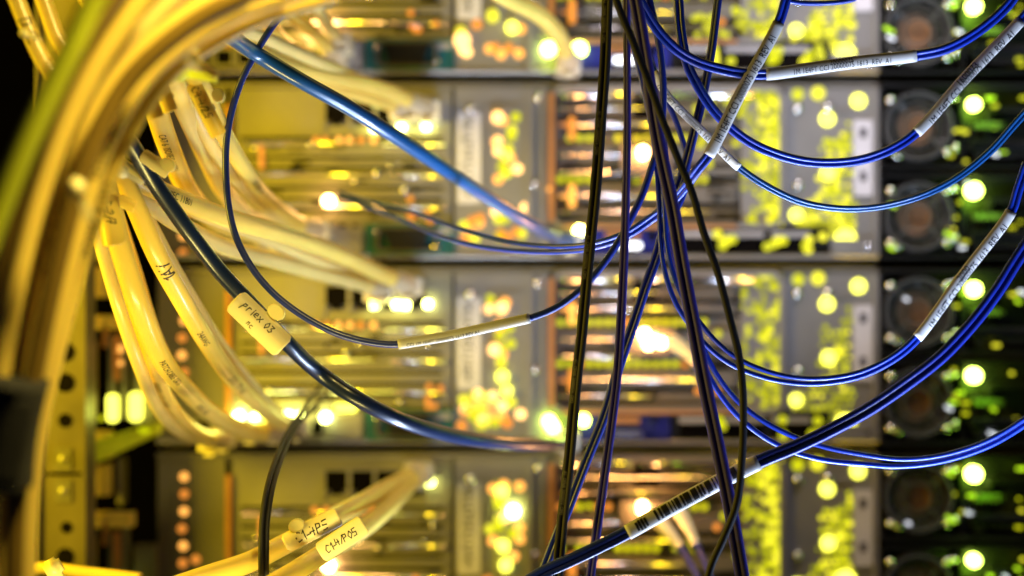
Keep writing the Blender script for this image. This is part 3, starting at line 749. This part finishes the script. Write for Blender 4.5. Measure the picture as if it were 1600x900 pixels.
for k, y0 in enumerate((395, 705)):
    o = empty('slide_rail', B_(190, y0+300, .985), ['upper slide rail bracket with a pair of glowing green lamps beside the post', 'lower slide rail bracket slanting behind the post near the bottom'][k], 'rail bracket', 'slide rail brackets')
    L_ = o.location.copy(); Y = .985
    def bq(b, x0, x1, ya, yb, a=0, c=.012, mi=0): box(b, px(x0, Y), px(x1, Y), Y+a, Y+a+c, pz(yb, Y), pz(ya, Y), mi)
    b = bmesh.new(); bq(b, 144, 168, y0+22, y0+70); bq(b, 137, 205, y0+98, y0+120); bq(b, 136, 144, y0+140, y0+260); bq(b, 140, 172, y0-30, y0+12)
    link_mesh('bracket', wl(b), 'yellow', o)
    b = bmesh.new()
    for (xa, ya, xb, yb, h) in ((135, y0+322, 248, y0+275, 14), (135, y0+304, 240, y0+268, 5)):
        v = []
        for (x, y) in ((xa, ya-h), (xb, yb-h*.7), (xb, yb+h*.6), (xa, ya+h)):
            v.append((b.verts.new(Vector((px(x, Y), Y-.004, pz(y, Y)))), b.verts.new(Vector((px(x, Y), Y+.01, pz(y, Y))))))
        b.faces.new([q[0] for q in v]); b.faces.new([q[1] for q in v][::-1])
        for q in range(4): b.faces.new((v[q][0], v[q][1], v[(q+1) % 4][1], v[(q+1) % 4][0]))
    link_mesh('slanted_arm', wl(b), 'lime' if k == 0 else 'beige', o)
    b = bmesh.new(); bq(b, 188, 194, y0+120, y0+260, .004); bq(b, 168, 178, y0+130, y0+250, .002); bq(b, 205, 240, y0+150, y0+268, .006); bq(b, 170, 180, y0+18, y0+90, .02)
    link_mesh('inner_bars', wl(b), 'steel', o)
    b = bmesh.new(); bq(b, 176, 186, y0+128, y0+200, 0); bq(b, 160, 166, y0+112, y0+148, 0); link_mesh('copper_strip', wl(b), 'orange_metal', o)
    for x, y, w_, h_, mt in ((178, 242, 22, 54, 'e_yelhot'), (214, 240, 26, 56, 'e_yelhot'), (160, 258, 8, 10, 'e_grn'), (228, 277, 22, 10, 'e_grn'), (190, 150, 8, 16, 'e_amb'), (190, 172, 8, 10, 'e_amb')):
        if k == 1 and y < 200: continue
        b = bmesh.new(); rplate(b, px(x, Y), pz(y0+y-(0 if k == 0 else 10), Y), w_*.8*Y/FP, h_*.8*Y/FP, min(w_, h_)*.3*Y/FP, Y-.004, Y-.002)
        link_mesh('glowing_lamp', wl(b), mt if k == 0 else 'e_grn', o)
    point('rail_glow', B_(196, y0+242, .965), .008, (.8, 1, .15), .005)

# ================================================================== BLUE AND BLACK FIBRE CABLES
F = .75
GB = 'blue fibre cables looping across the rack'
def pd(pts, d): return [(p[0], p[1], p[2] if len(p) > 2 else d) for p in pts]
REV = '1M 1E4FT CCI 20000075 1613  REV  A1'
duplex_cable('fiber_cable', pd([(985,-30),(1005,10),(1030,50),(1060,80),(1090,97),(1130,109),(1165,115),(1197,116),(1260,108),(1340,97),(1432,87),(1480,76),(1530,48),(1575,8),(1600,-30)], .748), 17, 'blue',
  'blue duplex fibre with a nearly level white printed sleeve at the top right', group=GB, sleeves=[((1197,116), (1432,87), [(REV, 0), ('20000075', .75)], .0022, -.15)], tw=(.3, .25))
duplex_cable('fiber_cable', pd([(1058,-30),(1060,0),(1064,50),(1074,100),(1088,130),(1108,163),(1132,191),(1165,218),(1200,236),(1250,251),(1300,255),(1350,249),(1395,232),(1432,207),(1510,120),(1595,32),(1625,-5)], .755), 16, 'blue',
  'blue duplex fibre whose white sleeve climbs to the top right corner', group=GB, sleeves=[((1432,207), (1595,32), [(REV, 0), ('1600073', .8)], .0030, -.45)], tw=(.2, .3))
duplex_cable('fiber_cable', pd([(1000,60),(1022,112),(1042,148),(1100,208),(1155,262),(1200,292),(1250,315),(1300,325),(1350,326),(1400,318),(1450,302),(1500,275),(1550,234),(1585,195),(1625,150)], .760), 13, 'thickblue',
  'blue fibre hanging in a loop from a slanting sleeve whose top hides behind the bunch', group=GB, sleeves=[((1022,112), (1155,262), [(REV, 0)], .0026, .1)], tw=(.9, .5))
duplex_cable('fiber_cable', pd([(990,60),(1012,150),(1028,240),(1034,320),(1037,380),(1045,425),(1062,470),(1085,505),(1115,540),(1150,566),(1200,586),(1250,595),(1300,594),(1350,583),(1400,557),(1433,528),(1505,430),(1580,330),(1590,300),(1605,255)], .750), 16, 'blue',
  'blue duplex fibre whose steep white sleeve ends in the middle of the right side', group=GB, sleeves=[((1433,528), (1580,330), [(REV, 0), ('2000', .8)], .0030, -.45)], tw=(.2, .3),
  split=lambda t: .9*math.exp(-((t-.4)/.11)**2))
duplex_cable('fiber_cable', pd([(1640,320),(1612,370),(1585,412),(1560,452),(1520,505),(1470,558),(1420,597),(1360,638),(1300,671),(1250,695),(1185,722),(1080,776),(980,832),(930,857),(890,876),(850,894),(800,925)][::-1], .735), 22, 'diag',
  'thick dark blue duplex cable with a barcoded sleeve running diagonally to the bottom', group=GB, sleeves=[((980,832), (1185,722), [('1000074571105   A', -.72)], .0016, 0, False, True)], tw=(.15, .2))
duplex_cable('fiber_cable', pd([(1052,330),(1066,420),(1080,500),(1106,572),(1145,630),(1190,668),(1240,694),(1290,709),(1350,718),(1400,723),(1450,720),(1500,709),(1550,690),(1600,660),(1640,630)], .757), 17, 'blue',
  'blue duplex fibre sagging low at the right, its two legs parted', group=GB, tw=(.1, .3), split=lambda t: .1 + 1.5*math.exp(-((t-.5)/.15)**2))
duplex_cable('fiber_cable', pd([(530,304,.93),(585,322,.90),(640,339,.87),(700,362,.84),(760,378,.82),(820,387,.80),(880,389,.785),(930,383,.775),(980,366,.77),(1010,347,.768),(1040,324,.764),(1068,295,.758),(1090,265,.752),(1107,243,.75),(1160,140,.748),(1217,35,.746),(1228,0,.745),(1236,-30,.745)], .75), 16, 'blue',
  'blue fibre pair leaving a port and rising through a steep sleeve near the top', group=GB, sleeves=[((1107,243), (1217,35), [(REV, 0)], .0030, -.05)], tw=(.15, .3), split=lambda t: 1.9*math.exp(-((t-.30)/.16)**2))
simple_cable('fiber_cable', pd([(462,-25,.755),(448,12,.755),(425,42),(400,82),(378,125),(363,170),(354,220),(353,270),(357,320),(367,365),(386,406),(411,441),(442,471),(484,500),(532,523),(580,535),(622,538),(700,525),(765,511),(828,497),(870,480),(908,452),(942,414),(966,378),(985,343),(1002,308),(1016,268),(1028,228),(1036,170),(1034,100),(1025,45),(1010,-20)], F), 11, 'navy',
  'slim navy fibre making the big open loop around the tagged cable', 'fiber cable', GB)
# its sleeve
pth = Path(pd([(622,538),(700,525),(765,511),(828,497)], F)); ob = [x for x in bpy.data.objects if x.name.startswith('fiber_cable') and x.get('label', '').startswith('slim navy')][0]
bm = bmesh.new(); org = ob.location.copy(); sweep(bm, pth, 0, pth.len, .00190, .0016, n=20, origin=org); s_ = link_mesh('label_sleeve', bm, 'sleeve', ob)
tb = wrap_text(font_bm('CCI 1M 1E4FT 20000075 1613 REV A1', .0017), pth, .003, .0019, .0016, -.5); link_mesh('lettering', off_bm(tb, org), 'ink', s_)
simple_cable('fiber_cable', pd([(1210,-8),(1235,2),(1280,5),(1330,0),(1345,-8)], .76), 8, 'blue', 'short arc of blue fibre showing at the very top edge', 'fiber cable', GB)
# black vertical drop
GV = 'dark fibres dropping through the middle'
duplex_cable('fiber_cable', pd([(951,-40),(949,0),(945,100),(938,200),(930,300),(920,400),(909,520),(900,600),(889,720),(880,800),(868,930)], .740), 18, 'black',
  'black printed fibre, first on the hanging bunch, nearly straight from top to bottom', group=GV, prints=[('A1  OFNR 20000074  OM3', [.04, .22, .42, .62, .80], .0014, -.2, 'faint')], tw=(.35, .3))
duplex_cable('fiber_cable', pd([(979,-40),(979,0),(980,200),(978,300),(975,400),(970,500),(965,580),(957,650),(942,760),(918,930)], .744), 15, 'violet',
  'dark violet fibre hanging straight then veering slightly, beside the printed black one', group=GV, tw=(1.0, .1))
duplex_cable('fiber_cable', pd([(985,-40),(993,0),(1010,100),(1025,200),(1037,260),(1050,320),(1067,420),(1086,520),(1101,600),(1122,700),(1142,800),(1165,930)], .728), 23, 'violet',
  'thickest dark violet double fibre of the bunch, slanting down to the lower right', group=GV, tw=(.5, .2))
simple_cable('fiber_cable', pd([(955,-40),(963,0),(990,68),(1014,130),(1036,190),(1060,250),(1081,300),(1101,368),(1121,425),(1141,500),(1155,560),(1161,620),(1159,720),(1150,790),(1131,840),(1111,885),(1100,930)], .720), 12, 'black',
  'thin black fibre bowing out to the right and crossing the thick violet one twice', 'fiber cable', GV)
duplex_cable('fiber_cable', pd([(1128,-40),(1122,0),(1110,90),(1096,160),(1081,220),(1066,275),(1050,320),(1037,360),(1026,400),(1008,450),(990,505),(968,570),(944,650),(914,725),(889,790),(865,850),(835,930)], .762), 17, 'navy',
  'dark navy fibre slanting the other way, from the upper right down to the lower left', group=GV, tw=(.9, .2))
duplex_cable('fiber_cable', pd([(985,-30),(1000,40),(1022,110),(1036,200),(1040,300),(1040,340),(1048,400),(1062,450)], .775), 12, 'violet',
  'short dark fibre hidden in the knot of the hanging bunch', group=GV, tw=(.8, .4))
simple_cable('fiber_cable', pd([(968,-30),(1000,55),(1030,130),(1060,200),(1075,262),(1066,310),(1035,360)], .77), 9, 'navy', 'thin navy fibre curling behind the knot of the bunch', 'fiber cable', GV)
# small fibres into the optical modules
GS = 'fibre plugs in the optical modules'
for pts, lab in (([(1105,600,.93),(1092,575,.95),(1072,550,.97),(1050,533,.98)], 'small beige fibre plug glowing beside the orange light of the third server'),
                 ([(1092,905,.90),(1074,872,.92),(1058,848,.95),(1030,815,.98)], 'orange-lit fibre plug slanting from the lowest server'),
                 ([(1112,905,.90),(1097,870,.92),(1082,838,.95),(1062,800,.98)], 'green-lit fibre plug beside the orange-lit one at the bottom')):
    path = Path(pts); o = empty('fiber_plug', path.pts[0], lab, 'plug', GS); org = o.location.copy()
    b = bmesh.new(); sweep(b, path, 0, path.len*.6, .0012, .0012, origin=org, n=10); link_mesh('cable', b, 'violet', o)
    b = bmesh.new(); sweep(b, path, path.len*.45, path.len, .0022, .0022, origin=org, n=12, taper=lambda t: .7+1.0*t); link_mesh('boot', b, 'clear' if 'orange-lit' in lab else 'tag', o)
    b = bmesh.new(); sweep(b, path, path.len*.42, path.len*.47, .0026, .0026, origin=org, n=12); link_mesh('collar', b, 'chrome', o)

# ================================================================== THICK BLUE / BLACK CABLES
simple_cable('network_cable', pd([(300,20,.70),(345,46,.72),(400,84,.75),(470,126,.76),(540,165,.775),(600,202,.79),(660,241,.81),(720,281,.835),(780,320,.87),(830,350,.91),(868,370,.96),(890,378,.98)], .84), 23, 'thickblue',
  'thick dark blue cable descending from the small white tag to the centre', plug=('thickblue', 'clear'))
simple_cable('network_cable', pd([(160,150,.70),(197,212,.715),(240,283,.73),(290,355,.74),(340,420,.75),(390,474,.755),(440,527,.76),(500,583,.78),(560,624,.78),(620,654,.79),(700,679,.82),(780,691,.86),(850,694,.92),(886,690,.975)], .78), 25, 'inkblue',
  'thick black-blue cable with a handwritten cream tag curving along the middle', plug=('inkblue', 'clear'))
duplex_cable('fiber_cable', pd([(412,935,.745),(412,870,.745),(413,820,.75),(420,770,.76),(435,718,.79),(456,672,.84),(480,640,.90),(508,607,.97)], .76), 17, 'black',
  'dark grey fibre pair bending up at the lower left into a lit port', tw=(.5, .2), split=lambda t: 1.6*max(0, (t-.6))*2)

# ================================================================== YELLOW CABLES
GY = 'yellow network cables plugged into the servers'
PL = ('beige', 'clear')
CAT = 'CAT 6  ISO/IEC 11801'
def yc(pts, w, label, texts=(), plug=True, m='yellow'): return simple_cable('network_cable', pts, w, m, label, 'cable', GY, texts, PL if plug else None)
yc([(150,60,.66),(215,110,.70),(240,160,.74),(262,225,.78),(295,300,.83),(345,350,.90),(400,368,.96),(430,372,.975)], 33, 'pale yellow cable hanging from the bundle beside the black cable, small print down its side', [('print', CAT, .32, .0040, -.2, False)])
yc([(200,60,.68),(262,110,.72),(290,175,.76),(325,250,.82),(352,300,.88),(400,345,.94),(452,358,.975)], 30, 'plain yellow cable between two tagged ones under the cable tie', [], m='pale')
yc([(240,50,.66),(300,112,.70),(340,190,.75),(378,258,.81),(420,312,.90),(470,350,.96),(495,360,.975)], 27, 'yellow cable carrying the long handwritten tag beside the navy loop', [('print', CAT, .55, .0034, .1, False)])
yc([(140,225,.70),(205,275,.73),(280,312,.76),(360,342,.80),(450,368,.85),(530,397,.90),(600,430,.955),(640,448,.975)], 29, 'upper of two long yellow cables converging on the lit ports in the middle', [('print', CAT, .12, .0036, .2, False)])
yc([(150,265,.72),(220,308,.75),(280,350,.79),(350,385,.83),(430,407,.87),(520,432,.92),(596,452,.975)], 27, 'lower of two long yellow cables converging on the lit ports in the middle', m='pale')
yc([(145,230,.71),(168,300,.715),(186,380,.72),(214,468,.73),(247,550,.76),(290,607,.82),(345,655,.90),(405,678,.955),(430,672,.975)], 33, 'broad yellow cable wearing the label reading C-2/7', [('print', 'PATCH CABLE  CAT.6', .30, .0036, -.1, False), ('print', 'ISO/IEC 11801', .56, .0036, -.3, False)])
yc([(175,240,.72),(212,322,.73),(245,398,.74),(285,470,.76),(330,545,.80),(378,607,.87),(425,650,.94),(455,668,.975)], 30, 'yellow cable arcing left of the tagged black one, marked 1A4 near its top', [('print', 'CAT.6   FTP  4x2', .50, .0046, -.1, False), ('print', '24AWG', .30, .0036, -.1, False), ('hand', '1AY', .15, .0048, .1, True)])
yc([(160,300,.76),(186,390,.77),(208,480,.78),(236,560,.80),(268,635,.86),(318,680,.94),(350,684,.975)], 24, 'slim yellow cable pressed behind the broad C-2/7 one, black print on it', [('print', 'VERIFIED CAT.6 ISO/IEC', .36, .0036, -.6, False)])
yc([(180,330,.80),(212,430,.81),(240,520,.82),(285,600,.87),(345,655,.93),(392,672,.975)], 22, 'thin yellow cable visible between the broad C-2/7 one and the arcing one')
yc([(330,30,.80),(390,75,.83),(450,103,.86),(530,122,.90),(600,140,.94),(640,158,.965),(668,172,.975)], 26, 'yellow cable passing above the thick blue one into the upper ports', [])
yc([(300,20,.80),(380,70,.84),(460,112,.88),(540,142,.92),(600,160,.95),(628,172,.975)], 22, 'yellow cable tucked along the top side of the thick blue one')
yc([(350,-30,.80),(405,20,.86),(445,70,.92),(480,100,.96),(500,112,.975)], 24, 'short yellow cable at the top falling towards the glowing lamp')
yc([(420,-30,.82),(455,20,.88),(500,60,.94),(520,85,.975)], 20, 'yellow cable just beside the bright lamp at the top')
yc([(740,-35,.86),(790,-5,.88),(835,18,.90),(868,48,.93),(884,80,.96),(888,100,.975)], 27, 'lone yellow cable curving down between two green lamps at the top centre')
yc([(250,925,.74),(330,898,.75),(385,880,.76),(440,853,.78),(500,820,.82),(560,788,.87),(615,757,.93),(650,740,.975)], 31, 'upper tagged yellow cable at the bottom, printed ISO', [('print', 'ISO/IEC 11801', .245, .0040, .3, False)])
yc([(360,950,.73),(440,905,.74),(500,868,.77),(560,832,.83),(605,795,.89),(640,758,.95),(656,742,.975)], 29, 'lower tagged yellow cable at the bottom, resting under the upper one', [('print', 'EN 50173  CAT.6', .22, .0038, -.5, False)])
yc([(135,300,.75),(160,390,.76),(186,480,.77),(215,565,.79),(248,640,.84),(296,682,.93),(330,690,.975)], 22, 'slim pale cable showing on the left flank of the broad C-2/7 one', m='pale')
yc([(230,60,.72),(286,140,.75),(332,228,.79),(374,288,.85),(425,333,.92),(468,352,.975)], 22, 'slim pale cable running behind the one with the long C4-4/25 tag', m='pale')
yc([(185,268,.76),(300,328,.80),(390,362,.84),(480,400,.89),(555,432,.95),(588,458,.975)], 21, 'slim pale cable lying between the two long converging yellow ones', m='pale')
yc([(270,-30,.78),(345,28,.80),(420,62,.84),(500,98,.88),(570,130,.93),(645,168,.975)], 22, 'slim pale cable just under the yellow one that passes above the thick blue cable', m='pale')
yc([(470,-40,.84),(492,5,.88),(512,40,.94),(530,66,.975)], 20, 'short pale cable end dropping to the lamp at the top', m='pale')
yc([(210,300,.77),(250,380,.79),(292,455,.81),(338,530,.84),(388,596,.89),(436,648,.95),(462,668,.975)], 21, 'slim pale cable following the right side of the arcing 1A4 one', m='pale')
# tags
ident_tag('cable_tag', (405, 506), .738, -44.0, 108, 42, 'cream tag handwritten priex 03 on the black cable', [('priex 03', -.72, .12, 12.5), ('nc', -.28, -.66, 9)], tie=(432, 487, 15))
ident_tag('cable_tag', (322, 172), .705, -63.5, 92, 26, 'yellow tag handwritten C4-4/25 with a round tie head', [('C4-4/25', -.85, -.45, 12)], tie=(341, 149, 12), mat_='yellow')
ident_tag('cable_tag', (258, 152), .700, -70, 50, 24, 'short blank yellow tag hanging under the first tie', tie=(252, 150, 10), mat_='yellow')
ident_tag('cable_tag', (172, 345), .700, -80, 80, 38, 'pale wrapped tag handwritten C-2/7 on the broad yellow cable', [('C-2/7', -.8, -.2, 13)], mat_='yellow', bulge=.35)
ident_tag('cable_tag', (198, 318), .715, -25, 30, 20, 'tiny empty tag between the C-2/7 tag and the arcing cable', mat_='yellow')
ident_tag('cable_tag', (488, 828), .756, 27, 96, 30, 'orange-yellow tag on the upper of the two bottom cables', [('C1-4P5', -.6, -.55, 15)], tie=(463, 821, 13), mat_='tag')
ident_tag('cable_tag', (535, 842), .752, 33, 84, 34, 'pale pink-cream tag on the lower of the two bottom cables', [('C1-4/PO5', -.75, -.35, 12)], mat_='tag', bulge=.15)
ident_tag('cable_tag', (366, 45), .70, -25, 26, 22, 'small blank white tag at the start of the thick dark blue cable', tie=(366, 46, 11), mat_='sleeve')
ident_tag('cable_tag', (243, 256), .72, -35, 52, 22, 'blank cream tag lying across the pale yellow cable beside the black one', tie=(262, 258, 13), mat_='tag')
ident_tag('cable_tag', (235, 160), .695, -70, 56, 26, 'upright yellow tag next to the short blank one, lettering M', [('M', -.2, 0, 10)], mat_='yellow')

# bundle of blurred yellow cables, closest to the camera
GF = 'yellow cables bundled along the left side'
def fc(pts, w, label, d, m='yellow', **k): return simple_cable('network_cable', pd(pts, d), w, m, label, 'cable', GF, **k)
fc([(190,-60),(148,0),(110,78),(70,160),(32,245),(0,325),(-40,430)], 38, 'bright lime cable crossing the very corner of the bundle', .53, 'lime')
OUT = [(215,-60),(165,15),(118,95),(78,175),(45,260),(18,350),(-2,440),(-18,540),(-26,640),(-32,760),(-36,940)]
INN = [(520,-10),(400,25),(312,72),(246,125),(205,190),(172,265),(146,345),(120,435),(96,530),(72,620),(50,760),(42,940)]
INN = INN[:10] + [(50,760),(42,940)]
def lerp_path(t, j):
    n = 13; out = []
    def pick(L, q):
        f = q*(len(L)-1); i0 = min(int(f), len(L)-2); f -= i0
        return (L[i0][0]*(1-f)+L[i0+1][0]*f, L[i0][1]*(1-f)+L[i0+1][1]*f)
    rnd = random.Random(j*17+3); ph = rnd.uniform(0, 6)
    for k in range(n):
        q = k/(n-1); a_, b_ = pick(OUT, q), pick(INN, q)
        tt = t + .055*math.sin(q*5+ph)*(1-.6*q)
        out.append((a_[0]*(1-tt)+b_[0]*tt, a_[1]*(1-tt)+b_[1]*tt))
    return out
BUN = [(.10,.600,30,'shadowed','shaded yellow cable just inside the lime one'), (.20,.575,32,'yellow','first golden cable inside the shaded yellow one'),
 (.30,.625,26,'shadowed','shaded yellow cable sunk between two golden ones of the bundle'), (.38,.590,30,'pale','pale cable running through the middle of the bundle'),
 (.47,.620,28,'shadowed','dark brown-looking cable in the groove beside the pale middle one'), (.55,.585,30,'yellow','golden cable just right of the central dark groove of the bundle'),
 (.64,.610,26,'pale','pale cable with the pinkish tie head on it'), (.70,.575,30,'shadowed','shaded yellow cable arching over the bundle from the top edge'),
 (.79,.600,28,'pale','pale cable next inside the arching shaded yellow one'), (.86,.590,28,'yellow','second cable from the inner edge of the bundle'),
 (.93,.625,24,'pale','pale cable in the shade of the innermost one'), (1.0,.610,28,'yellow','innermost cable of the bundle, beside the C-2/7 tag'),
 (.02,.64,30,'shadowed','dark cable at the outer edge of the bundle, mostly hidden'), (.25,.66,28,'pale','pale cable at the back of the bundle, seen between the golden ones'),
 (.60,.66,28,'yellow','golden cable at the back of the bundle under the pale ones'), (.90,.67,26,'shadowed','shaded yellow cable behind the inner edge of the bundle')]
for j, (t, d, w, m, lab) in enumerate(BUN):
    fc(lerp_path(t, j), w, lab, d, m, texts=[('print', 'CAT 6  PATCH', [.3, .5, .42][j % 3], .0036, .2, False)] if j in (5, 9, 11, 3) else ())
fc([(0,-50),(22,-10),(40,35),(62,85),(95,140),(120,200)], 27, 'narrow yellow cable at the top corner with writing beside a small tie', .68, texts=[('hand', 'DYE', .32, .0045, .1, False)])
fc([(50,-50),(68,0),(90,60),(125,120),(150,190)], 27, 'narrow unmarked yellow cable beside the one with writing at the top corner', .69)
fc([(110,-50),(135,0),(170,60),(195,120)], 26, 'short yellow stretch seen through a gap in the bundle top', .72)
fc([(350,-40),(300,0),(255,35),(215,75),(180,120)], 30, 'shaded yellow cable end leaving the bundle at the top edge', .68, 'shadowed')
fc([(520,-60),(450,-20),(380,10),(320,45),(280,80)], 26, 'yellow cable skimming the top edge towards the bundle', .66)
fc([(20,900),(60,888),(140,896),(220,905)], 20, 'thin yellow cable crossing the foot of the rack post', .85)
# strap and ties
o = empty('cable_wrap', P(30, 740, .55), 'black hook-and-loop wrap binding the bundle at the lower left', 'cable wrap')
b = bmesh.new(); pth = Path(pd([(26, 590), (16, 660), (2, 742)], .575)); sweep(b, pth, 0, pth.len, 52/FP*.57, .042, origin=o.location.copy(), n=32, taper=lambda t: 1-.12*math.sin(3*t)); link_mesh('wrap_band', b, 'velcro', o)
b = bmesh.new(); sweep(b, pth, pth.len*.1, pth.len*.9, 24/FP*.57, 8/FP*.57, off=(.001, .039), origin=o.location.copy(), n=16); link_mesh('wrap_end', b, 'velcro', o)
def tie_blob(x, y, d, r, label, m='tie', ang=0):
    o = empty('cable_tie', P(x, y, d), label, 'cable tie', 'plastic cable ties'); s = r*d/FP
    bm = bmesh.new(); bmesh.ops.create_cube(bm, size=2); bmesh.ops.scale(bm, vec=(s, s*.8, s*.8), verts=bm.verts)
    bmesh.ops.rotate(bm, matrix=Matrix.Rotation(R(ang), 3, 'Y'), verts=bm.verts)
    bmesh.ops.bevel(bm, geom=bm.edges[:], offset=s*.35, segments=3, affect='EDGES'); link_mesh('tie_head', bm, m, o, True)
    bm = bmesh.new(); bmesh.ops.create_cube(bm, size=2); bmesh.ops.scale(bm, vec=(s*2.2, s*.25, s*.35), verts=bm.verts)
    bmesh.ops.translate(bm, vec=(s*1.2, s*.5, 0), verts=bm.verts); bmesh.ops.rotate(bm, matrix=Matrix.Rotation(R(ang), 3, 'Y'), verts=bm.verts)
    link_mesh('tie_strap', bm, m, o)
tie_blob(294, 84, .60, 17, 'pale round tie head on top of the bundle near the tags', ang=40)
tie_blob(120, 294, .56, 16, 'pinkish tie head on the front of the bundle', ang=70)
tie_blob(278, 112, .66, 18, 'yellow-green tie head just above the short blank tag', 'lime', 10)
tie_blob(38, 53, .66, 8, 'tiny yellow tie on the written cable in the top corner', 'tie', 20)
tie_blob(84, 888, .74, 16, 'cut yellow tie tail poking up at the foot of the rack post', 'tie', 60)
tie_blob(190, 268, .69, 11, 'grey-white tie above the C-2/7 tag', 'sleeve', 30)
